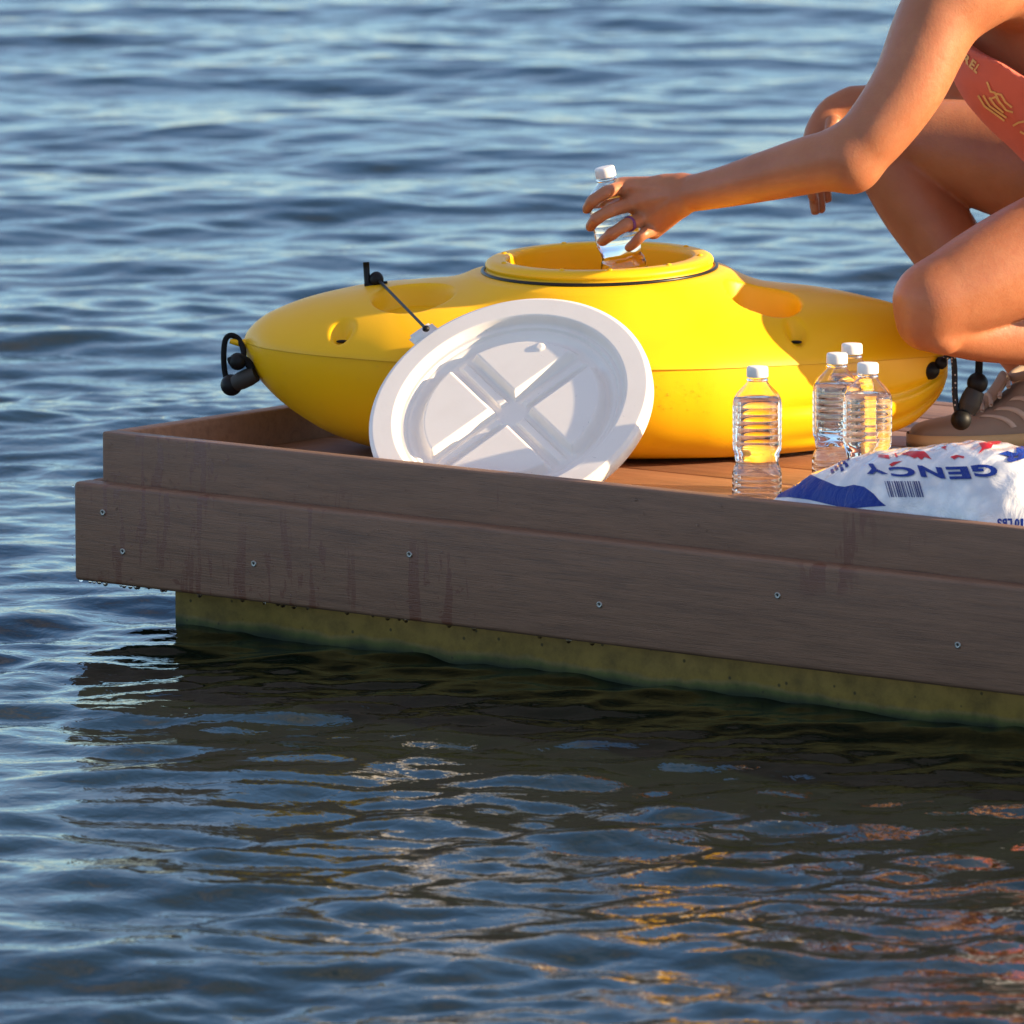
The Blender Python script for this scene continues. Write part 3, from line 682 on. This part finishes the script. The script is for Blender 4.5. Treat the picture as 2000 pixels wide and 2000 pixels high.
def chain(Fd, pts, k=.01, flat=None, fs=1.0, kin=.002):
    # spline through the joints so that the limb tapers smoothly, then one blend into the body
    ctr = [Vector(p_) for p_, _ in pts]; rad = [r_ for _, r_ in pts]
    if len(pts) > 2:
        st = 16; sm_ = smooth_path(ctr, st); fr = pchip(np.arange(len(rad)), rad)(np.linspace(0, len(rad) - 1, len(sm_))); 
    else: sm_, fr = ctr, rad
    Rm = max(rad) + .05; arr = np.array([tuple(p_) for p_ in sm_])
    i0 = np.clip(((arr.min(0) - Rm - lo) / H_).astype(int), 0, shp); i1 = np.clip(((arr.max(0) + Rm - lo) / H_).astype(int) + 2, 0, shp)
    if np.any(i1 <= i0): return
    x_ = gx[i0[0]:i1[0]][:, None, None].astype(np.float32); y_ = gy[i0[1]:i1[1]][None, :, None].astype(np.float32); z_ = gz[i0[2]:i1[2]][None, None, :].astype(np.float32)
    D_ = np.full(tuple(i1 - i0), .2, np.float32)
    if flat is not None: f_ = np.array(flat, float); f_ /= np.linalg.norm(f_)
    for j in range(len(arr) - 1):
        a, b = arr[j], arr[j + 1]; ba = b - a; bb = float(ba @ ba); ra, rb = float(fr[j]), float(fr[j + 1])
        if bb < 1e-10: continue
        Rl = max(ra, rb) + .045; l0 = np.clip(((np.minimum(a, b) - Rl - lo) / H_).astype(int) - i0, 0, i1 - i0); l1 = np.clip(((np.maximum(a, b) + Rl - lo) / H_).astype(int) + 2 - i0, 0, i1 - i0)
        px, py, pz = x_[l0[0]:l1[0]] - np.float32(a[0]), y_[:, l0[1]:l1[1]] - np.float32(a[1]), z_[:, :, l0[2]:l1[2]] - np.float32(a[2])
        if flat is not None:
            tt = np.clip((px * ba[0] + py * ba[1] + pz * ba[2]) / bb, 0, 1); dd = (px * f_[0] + py * f_[1] + pz * f_[2] - tt * float(ba @ f_)) * (fs - 1)
            px = px + dd * f_[0]; py = py + dd * f_[1]; pz = pz + dd * f_[2]
        t_ = np.clip((px * ba[0] + py * ba[1] + pz * ba[2]) / bb, 0, 1)
        d = np.sqrt((px - t_ * ba[0]) ** 2 + (py - t_ * ba[1]) ** 2 + (pz - t_ * ba[2]) ** 2) - (ra + (rb - ra) * t_)
        S_ = D_[l0[0]:l1[0], l0[1]:l1[1], l0[2]:l1[2]]; np.minimum(S_, d, out=S_)
    S_ = Fd[i0[0]:i1[0], i0[1]:i1[1], i0[2]:i1[2]]
    h_ = np.clip(.5 + .5 * (S_ - D_) / k, 0, 1); S_[...] = S_ * (1 - h_) + D_ * h_ - k * h_ * (1 - h_)
def smin_fields(A, B, k):
    h_ = np.clip(.5 + .5 * (A - B) / k, 0, 1); A[...] = A * (1 - h_) + B * h_ - k * h_ * (1 - h_)
def extract(Fd):
    ins = Fd < 0
    n0 = np.zeros(np.array(shp) - 1, np.uint8)
    for i in (0, 1):
        for j in (0, 1):
            for k in (0, 1): n0 += ins[i:shp[0] - 1 + i, j:shp[1] - 1 + j, k:shp[2] - 1 + k]
    act = np.argwhere((n0 > 0) & (n0 < 8)); idx = np.full(n0.shape, -1, np.int32); idx[tuple(act.T)] = np.arange(len(act))
    P_ = np.zeros((len(act), 3)); cnt = np.zeros(len(act))
    cor = [(i, j, k) for i in (0, 1) for j in (0, 1) for k in (0, 1)]
    val = {c: Fd[act[:, 0] + c[0], act[:, 1] + c[1], act[:, 2] + c[2]].astype(float) for c in cor}
    for c in cor:
        for axn in range(3):
            if c[axn] == 0:
                d_ = list(c); d_[axn] = 1; d_ = tuple(d_); a, b = val[c], val[d_]; m_ = (a < 0) != (b < 0); t_ = np.where(m_, a / np.where(m_, a - b, 1), 0)
                pt = np.array(c, float)[None, :].repeat(len(act), 0); pt[:, axn] += t_; P_[m_] += pt[m_]; cnt[m_] += 1
    Vv = (act + P_ / cnt[:, None]) * H_ + lo; Fs = []
    for axn in range(3):
        sl0 = [slice(0, n) for n in shp]; sl1 = [slice(0, n) for n in shp]; sl0[axn] = slice(0, shp[axn] - 1); sl1[axn] = slice(1, shp[axn])
        A, B = ins[tuple(sl0)], ins[tuple(sl1)]; o1, o2 = [(1, 2), (2, 0), (0, 1)][axn]
        for flag, arr in ((0, A & ~B), (1, ~A & B)):
            e = np.argwhere(arr); e = e[(e[:, o1] > 0) & (e[:, o2] > 0) & (e[:, o1] < shp[o1] - 1) & (e[:, o2] < shp[o2] - 1)]
            def at(d1, d2):
                q_ = e.copy(); q_[:, o1] -= d1; q_[:, o2] -= d2; return idx[tuple(q_.T)]
            f_ = np.stack([at(1, 1), at(0, 1), at(0, 0), at(1, 0)], 1); f_ = f_ if flag == 0 else f_[:, ::-1]; Fs.append(f_)
    Fs = np.concatenate(Fs); Fs = Fs[(Fs >= 0).all(1)]
    # light laplacian smoothing
    nb = np.zeros_like(Vv); cn_ = np.zeros(len(Vv)); E_ = np.concatenate([Fs[:, [0, 1]], Fs[:, [1, 2]], Fs[:, [2, 3]], Fs[:, [3, 0]]])
    nv_ = len(Vv); cn_ = np.maximum(np.bincount(E_[:, 0], minlength=nv_), 1)[:, None]
    for it in range(24):
        w_ = Vv[E_[:, 1]]; nb = np.stack([np.bincount(E_[:, 0], w_[:, c], nv_) for c in range(3)], 1) / cn_
        Vv = Vv + (nb - Vv) * (.5 if it % 2 == 0 else -.52)
    return Vv, Fs
def fast_mesh(name, Vv, Fs, m_, parent=None):
    me = bpy.data.meshes.new(name); me.vertices.add(len(Vv)); me.vertices.foreach_set('co', Vv.astype(np.float32).ravel())
    Fs = Fs.astype(np.int32); me.loops.add(Fs.size); me.loops.foreach_set('vertex_index', Fs.ravel()); me.polygons.add(len(Fs))
    me.polygons.foreach_set('loop_start', np.arange(0, Fs.size, 4, dtype=np.int32)); me.polygons.foreach_set('loop_total', np.full(len(Fs), 4, dtype=np.int32))
    me.update(calc_edges=True); me.validate(); return link(name, me, m_, parent)
px2 = 1.0 / 1388
B = new_field()
# torso
hipL, hipR = P(2330, 425, 10.34), P(2290, 400, 10.66)
prim(B, P(2290, 370, 10.40), P(2280, 350, 10.62), .115, .115, .05)
chain(B, [(P(2270, 345, 10.5), .125), (P(2170, 225, 10.48), .115), (P(2075, 90, 10.46), .128), (P(2020, -10, 10.46), .115)], .05)
prim(B, P(1985, -50, 10.33), P(2035, -70, 10.60), .072, .072, .05)
# neck and head
prim(B, P(2010, -70, 10.47), P(1955, -190, 10.47), .055, .050, .03)
prim(B, P(1930, -245, 10.47), P(1945, -225, 10.47), .083, .078, .03); prim(B, P(1880, -190, 10.47), P(1905, -160, 10.47), .045, .045, .03)
prim(B, P(1840, -232, 10.47), P(1838, -205, 10.47), .010, .014, .012)
for dd_ in (-.075, .075): prim(B, P(1945, -215, 10.47 + dd_), P(1940, -195, 10.47 + dd_), .016, .010, .008, flat=(0, 1, 0), fs=2)
# near (left) arm
Ls, Le, Lw = P(1932, -40, 10.24), P(1662, 318, 10.20), P(1335, 382, 10.33)
chain(B, [(P(1985, -60, 10.30), .070), (P(1915, -45, 10.24), .070), (P(1838, 30, 10.215), .0590), (P(1775, 165, 10.20), .0515), (P(1712, 255, 10.195), .0468), (P(1662, 305, 10.20), .0435)], .03)
prim(B, P(1672, 332, 10.195), P(1668, 334, 10.2), .026, .026, .025)
FA = new_field()
chain(FA, [(P(1650, 308, 10.20), .0420), (P(1590, 320, 10.22), .0405), (P(1500, 343, 10.26), .0350), (P(1410, 366, 10.30), .0285), (P(1345, 379, 10.33), .0248)], .02)
# palm: metacarpals
mcp = {'i': P(1216, 366, 10.372), 'm': P(1236, 398, 10.362), 'r': P(1258, 428, 10.362), 'p': P(1276, 450, 10.368)}
wr = {'i': P(1322, 366, 10.335), 'm': P(1325, 380, 10.33), 'r': P(1326, 393, 10.33), 'p': P(1326, 404, 10.335)}
for k_, rr_ in (('i', .0145), ('m', .0145), ('r', .0140), ('p', .0130)):
    prim(FA, wr[k_], mcp[k_] + Vector((0, .004, 0)), .0165, rr_, .010)
prim(FA, P(1335, 362, 10.34), P(1300, 362, 10.345), .012, .009, .02)
smin_fields(B, FA, .018); del FA
fing = {'i': [(mcp['i'], .0105), (P(1184, 376, 10.340), .0092), (P(1158, 393, 10.338), .0083), (P(1146, 409, 10.352), .0070)],
        'm': [(mcp['m'], .0105), (P(1192, 412, 10.334), .0092), (P(1165, 428, 10.336), .0084), (P(1153, 443, 10.352), .0072)],
        'r': [(mcp['r'], .0102), (P(1222, 440, 10.334), .0090), (P(1194, 458, 10.334), .0083), (P(1176, 472, 10.350), .0072)],
        'p': [(mcp['p'], .0095), (P(1256, 458, 10.340), .0080), (P(1240, 474, 10.345), .0073), (P(1228, 484, 10.355), .0062)]}
FG = new_field()
for k_ in fing: 
    T_ = new_field() if False else FG
    chain(FG, fing[k_], .0022)
    prim(FG, fing[k_][0][0], fing[k_][0][0] + Vector((0, -.003, .001)), .0098, .0098, .003)
smin_fields(B, FG, .0045); del FG
for k_ in 'imrp': prim(B, wr[k_] + Vector((-.010, -.0135, .001)), mcp[k_] + Vector((.004, -.0075, .0015)), .0030, .0036, .006)
for k_ in 'imr':
    for j_ in (1, 2): prim(B, fing[k_][j_][0] + Vector((0, -.0015, .0008)), fing[k_][j_][0] + Vector((0, -.0016, .0009)), .0086, .0086, .003)
# thumb behind the bottle
chain(B, [(P(1310, 372, 10.36), .0150), (P(1262, 376, 10.41), .0130), (P(1222, 378, 10.435), .0105), (P(1196, 392, 10.448), .0088)], .006)
# far (right) arm, forearm over the far knee, hand hanging
chain(B, [(P(2035, -70, 10.62), .062), (P(2010, 40, 10.72), .048), (P(1975, 175, 10.80), .042)], .02)
chain(B, [(P(1975, 175, 10.80), .040), (P(1880, 188, 10.80), .038), (P(1760, 195, 10.79), .030), (P(1668, 203, 10.78), .024)], .012)
chain(B, [(P(1664, 204, 10.78), .0235), (P(1630, 222, 10.775), .026), (P(1602, 262, 10.77), .0235), (P(1592, 300, 10.77), .019)], .012, flat=(0, 1, 0), fs=1.35)
for (x0, dd_, ln) in ((1585, -.018, 385), (1590, -.004, 412), (1602, .010, 408), (1614, .022, 388)):
    chain(B, [(P(x0, 292, 10.765 + dd_), .0095), (P(x0 - 4, 345, 10.755 + dd_), .0085), (P(x0 + 2, ln, 10.76 + dd_), .0068)], .003)
chain(B, [(P(1628, 240, 10.745), .012), (P(1616, 275, 10.73), .0095), (P(1604, 300, 10.73), .008)], .006)
# far (right) leg: thigh, knee, shin, calf
FR = new_field()
chain(FR, [(P(2290, 395, 10.66), .105), (P(2120, 355, 10.70), .095), (P(1960, 312, 10.73), .082), (P(1810, 282, 10.75), .066), (P(1735, 288, 10.75), .058)], .03)
FC = new_field()
chain(FC, [(P(1733, 300, 10.75), .054), (P(1790, 395, 10.745), .0565), (P(1850, 480, 10.735), .055), (P(1925, 600, 10.72), .042), (P(2000, 700, 10.71), .032), (P(2022, 745, 10.71), .033)], .02)
smin_fields(FR, FC, .006); del FC
smin_fields(B, FR, .012); del FR
# near (left) leg, deep squat
FR = new_field()
chain(FR, [(P(2330, 430, 10.38), .112), (P(2190, 450, 10.36), .098), (P(2050, 488, 10.33), .082), (P(1930, 540, 10.30), .071), (P(1835, 588, 10.28), .0575)], .03)
prim(FR, P(1812, 590, 10.275), P(1806, 632, 10.275), .040, .034, .035)
FC = new_field()
chain(FC, [(P(1838, 622, 10.29), .050), (P(1900, 650, 10.32), .0385), (P(2010, 654, 10.36), .044), (P(2120, 678, 10.38), .045), (P(2250, 735, 10.42), .034), (P(2315, 775, 10.44), .031)], .02)
prim(FC, P(1830, 660, 10.26), P(1845, 672, 10.265), .016, .012, .02)
smin_fields(FR, FC, .003); del FC
smin_fields(B, FR, .012); del FR
Vp, Fp = extract(B)
person = fast_mesh('person', Vp, Fp, M_skin)
tag(person, 'crouching person in a coral top and taupe trainers reaching left with a bottle in hand', 'person')
del B
# tank top
Tf = new_field()
chain(Tf, [(P(2270, 345, 10.5), .128), (P(2168, 228, 10.48), .126), (P(2068, 98, 10.46), .139), (P(2040, 40, 10.46), .127), (P(2028, -5, 10.46), .120)], .05)
# loose hanging front
prim(Tf, P(2030, 90, 10.42), P(2110, 190, 10.45), .128, .115, .03)
Xg = gx[:, None, None]; Yg = gy[None, :, None]; Zg = gz[None, None, :]
a1 = P(1893, 88, 10.4); a2 = P(2040, 165, 10.4)      # armhole / neckline cut, slanting down to the right
nc = np.array([(a2 - a1).z, 0, -(a2 - a1).x]); nc = -nc / np.linalg.norm(nc) * (1 if True else -1)
cut = (Xg - a1.x) * nc[0] + (Zg - a1.z) * nc[2]
if nc[2] < 0: cut = -cut
cut = np.minimum(cut, P(2062, 100, 10.4).x - Xg); Tf = np.maximum(Tf, cut.astype(np.float32) + 0 * Tf)      # the back stays covered
fold = (.0022 * np.sin(Xg * 95 + Zg * 60) * np.cos(Zg * 40 + Yg * 25)).astype(np.float32); Tf = Tf + fold
Vt_, Ft_ = extract(Tf); del Tf
top = fast_mesh('tank_top', Vt_, Ft_, M_coral, person)
tb = bvh_of(top)
rel = [glyph_quad('R', [(1886, 103), (1900, 113), (1893, 128), (1879, 118)]), glyph_quad('E', [(1901, 114), (1909, 121), (1901, 137), (1893, 130)]), glyph_quad('L', [(1912, 124), (1918, 129), (1908, 144), (1902, 138)])]
def stroke(pts, wd=2.6):
    pts = [np.array(p_, float) for p_ in pts]; out = []
    for a, b in zip(pts[:-1], pts[1:]):
        d_ = (b - a) / np.linalg.norm(b - a); n_ = np.array([-d_[1], d_[0]]) * wd; e_ = d_ * wd * .5
        out.append(poly([tuple(a - e_ + n_), tuple(b + e_ + n_), tuple(b + e_ - n_), tuple(a - e_ - n_)]))
    return out
sc_ = []
for pl in ([(1929, 160), (1936, 178), (1944, 180), (1952, 196), (1966, 214), (1978, 218)], [(1912, 186), (1924, 206), (1946, 222), (1962, 234)], [(1922, 186), (1934, 206), (1948, 216), (1966, 228)],
           [(1934, 190), (1944, 204), (1960, 218)], [(1948, 182), (1956, 184), (1964, 198), (1976, 208)], [(1936, 192), (1946, 188), (1954, 200)], [(1980, 244), (1990, 238), (2000, 236)], [(1994, 256), (2004, 262)]):
    sc_ += stroke(pl, 1.9)
project('print', rel, tb, M_gold, top, .0015, 4); project('print', sc_, tb, M_gold, top, .0015, 4)
# shorts round the hips, hair, eyes, ring, nails
Tf = new_field()
prim(Tf, P(2290, 372, 10.40), P(2280, 352, 10.62), .122, .122, .05); prim(Tf, P(2330, 430, 10.36), P(2210, 447, 10.335), .119, .108, .03); prim(Tf, P(2290, 395, 10.66), P(2150, 362, 10.69), .112, .104, .03)
Vt_, Ft_ = extract(Tf); fast_mesh('shorts', Vt_, Ft_, M_short, person); del Tf
Tf = new_field()
prim(Tf, P(1955, -262, 10.47), P(1975, -225, 10.47), .088, .080, .02); prim(Tf, P(2030, -240, 10.47), P(2090, -150, 10.47), .035, .018, .02)
Vt_, Ft_ = extract(Tf); fast_mesh('hair', Vt_, Ft_, M_hair, person); del Tf
def seg_ring(a, b, t_, r_, tr, name, m_):
    c = a.lerp(b, t_); d_ = (b - a).normalized(); q_ = d_.to_track_quat('Z', 'Y').to_matrix().to_4x4(); M = Matrix.Translation(c) @ q_
    V1, F1 = lathe([(r_, -tr), (r_ + .0013, -tr * .7), (r_ + .0013, tr * .7), (r_, tr), (r_ - .001, 0)], 40, M); mesh(name, V1, F1, m_, person)
seg_ring(fing['r'][0][0], fing['r'][1][0], .80, .0098, .0028, 'ring', M_ring)
# sneakers
def make_sneaker(M, near):
    root = empty('sneaker'); root.parent = person; root.matrix_basis = wm(person).inverted() @ M
    s_ = np.linspace(0, 1, 70); n = 36; Ls_ = .275
    hw = pchip([0, .02, .06, .15, .3, .45, .6, .8, .93, .98, 1], [.004, .018, .030, .041, .047, .044, .038, .036, .032, .020, .004])(s_)
    ht = pchip([0, .02, .06, .14, .23, .31, .42, .52, .60, .68, .8, .93, 1], [.018, .026, .033, .038, .042, .047, .058, .075, .092, .100, .094, .098, .060])(s_)
    t_ = np.linspace(0, math.pi, n)
    yy_ = np.sign(np.cos(t_)) * np.abs(np.cos(t_)) ** .72; zz_ = np.abs(np.sin(t_)) ** .62
    Vs = np.stack([np.repeat(s_[:, None] * Ls_, n, 1), hw[:, None] * yy_[None] * (1 - .22 * zz_[None] * sstep(.3, .6, s_)[:, None]), .014 + (ht[:, None] - .014) * zz_[None]], -1)
    mesh('upper', Vs.reshape(-1, 3), grid_faces(70, n), M_shoe, root, True, False)
    # sole
    prof = [(0.90, .0), (1.0, .002), (1.05, .010), (1.05, .019), (1.0, .020)]
    out = []
    for f_, z_ in prof: out.append(np.stack([s_ * Ls_ * 1.02 - .003, hw * f_ + .0015, np.full(70, z_) + .006 * (1 - sstep(0, .12, s_)) * (z_ < .001)], -1))
    A = np.stack(out, 1); Bm = A[::-1].copy(); Bm[..., 1] *= -1; ring_ = np.concatenate([A, Bm], 0)
    Fsl = grid_faces(140, 5, wrap_u=True).tolist() + [[i * 5 for i in range(140)]]
    mesh('sole', ring_.reshape(-1, 3), Fsl, M_sole, root, True, False)
    # stripes on both flanks
    def flank(sv, tv, side, off=.0012):
        i = np.interp(sv, s_, np.arange(70)); h_ = np.interp(i, np.arange(70), hw); hh = np.interp(i, np.arange(70), ht)
        yv = abs(math.cos(tv)) ** .72; zv = abs(math.sin(tv)) ** .62
        return (sv * Ls_, side * (h_ * yv * (1 - .22 * zv * float(sstep(.3, .6, sv))) + off), .014 + (hh - .014) * zv + off * .3)
    for side in (-1, 1):
        for j in range(3):
            s0 = .40 + j * .085; Vq = []
            for a in np.linspace(0, 1, 14):
                for e_ in (-.016, -.014, .014, .016):
                    sv = s0 + .0 + (.13 * (1 - a)) * 1 + e_ - .02; sv = s0 + .12 - .17 * a + e_ if True else sv
                    Vq.append(flank(sv, .10 + .85 * a, side, .0022 if abs(e_) < .015 else .0004))
            mesh('stripe', np.array(Vq), grid_faces(14, 4), M_stripe, root, True, False)
    # tongue and laces
    V1 = []
    for a in np.linspace(0, 1, 12):
        sv = .30 + .25 * a; zc = float(np.interp(sv, s_, ht)) + .004 + .020 * a ** 2; 
        for b in np.linspace(-1, 1, 9): V1.append((sv * Ls_ - .012 * a, b * .021, zc - .006 * b * b))
    tg = mesh('tongue', np.array(V1), grid_faces(12, 9), M_shoe, root, True, False); md = tg.modifiers.new('s', 'SOLIDIFY'); md.thickness = .005
    for j in range(5):
        sv = .33 + .047 * j; zc = float(np.interp(sv, s_, ht)) + .008 + .012 * (j / 4) ** 2
        V1, F1 = tube([(sv * Ls_ - .004, -.026, zc - .010), (sv * Ls_, -.010, zc + .001), (sv * Ls_, .010, zc + .001), (sv * Ls_ - .004, .026, zc - .010)], .0032, 8, False, 5); mesh('lace', V1, F1, M_lace, root, True, False)
    # collar
    c_ = []
    for a in np.linspace(0, 2 * math.pi, 24, endpoint=False): c_.append((Ls_ * (.745 + .19 * math.cos(a)), .030 * math.sin(a), .098 - .006 * math.cos(2 * a) + .004))
    V1, F1 = tube(c_, .0062, 10, True, 3); mesh('collar', V1, F1, M_shoe, root, True, False)
    return root
toe = deck_pt(1776, 10.50)
make_sneaker(Matrix.Translation(toe) @ Matrix.Rotation(R(14), 4, 'Z'), True)
t2 = deck_pt(2190, 10.42)
make_sneaker(Matrix.Translation(t2 + Vector((0, 0, .012))) @ Matrix.Rotation(R(10), 4, 'Z') @ Matrix.Rotation(-R(24), 4, 'Y'), False)

# ------------------------------------------------------------------ droplets on boards and hull (nobody could count them)
parts = []
random.seed(21)
def drop(c, n_, r_, k=.55):
    q_ = Vector(n_).to_track_quat('Z', 'Y').to_matrix().to_4x4(); V1, F1 = ball((0, 0, 0), r_, (1, 1, k), 10); parts.append((xf(Matrix.Translation(c) @ q_, V1), F1.tolist()))
n_f = dm.to_3x3() @ Vector((0, -1, 0))
for i in range(150):
    px = 160 + 1000 * random.random() ** 1.8; lower = random.random() < .6
    if lower: p_ = Vector((random.random() ** 1.6 * .95 - .03, -.034, .07 + random.random() * .125))
    else: p_ = Vector((random.random() ** 1.5 * 1.1 + .01, 0, .205 + random.random() * .06))
    drop(dm @ p_, n_f, .0009 + .0014 * random.random() ** 2)
for i in range(34):
    p_ = Vector((random.random() ** 1.4 * 1.0 - .02, -.030 + .01 * random.random(), .0630)); r_ = .0020 + .0020 * random.random(); drop(dm @ p_, (0, 0, -1), r_, 1.3)
hb = bvh_of(hull)
for i in range(230):
    cl = random.random()
    if cl < .45: px = random.gauss(1335, 60); py = random.gauss(775, 22)
    elif cl < .65: px = random.gauss(600, 60); py = random.gauss(745, 35)
    else: px = random.uniform(1180, 1560); py = random.uniform(850, 905)
    h = hb.ray_cast(*ray(px, py))
    if h[0] is not None: n_ = h[1] if h[1].y < 0 else -h[1]; drop(h[0], n_, .0006 + .0009 * random.random() ** 2)
V1, F1 = merge(parts)
tag(mesh('water_droplets', V1, F1, M_drop), 'small water droplets clinging to the boards and the yellow hull', 'droplets', None, 'stuff')
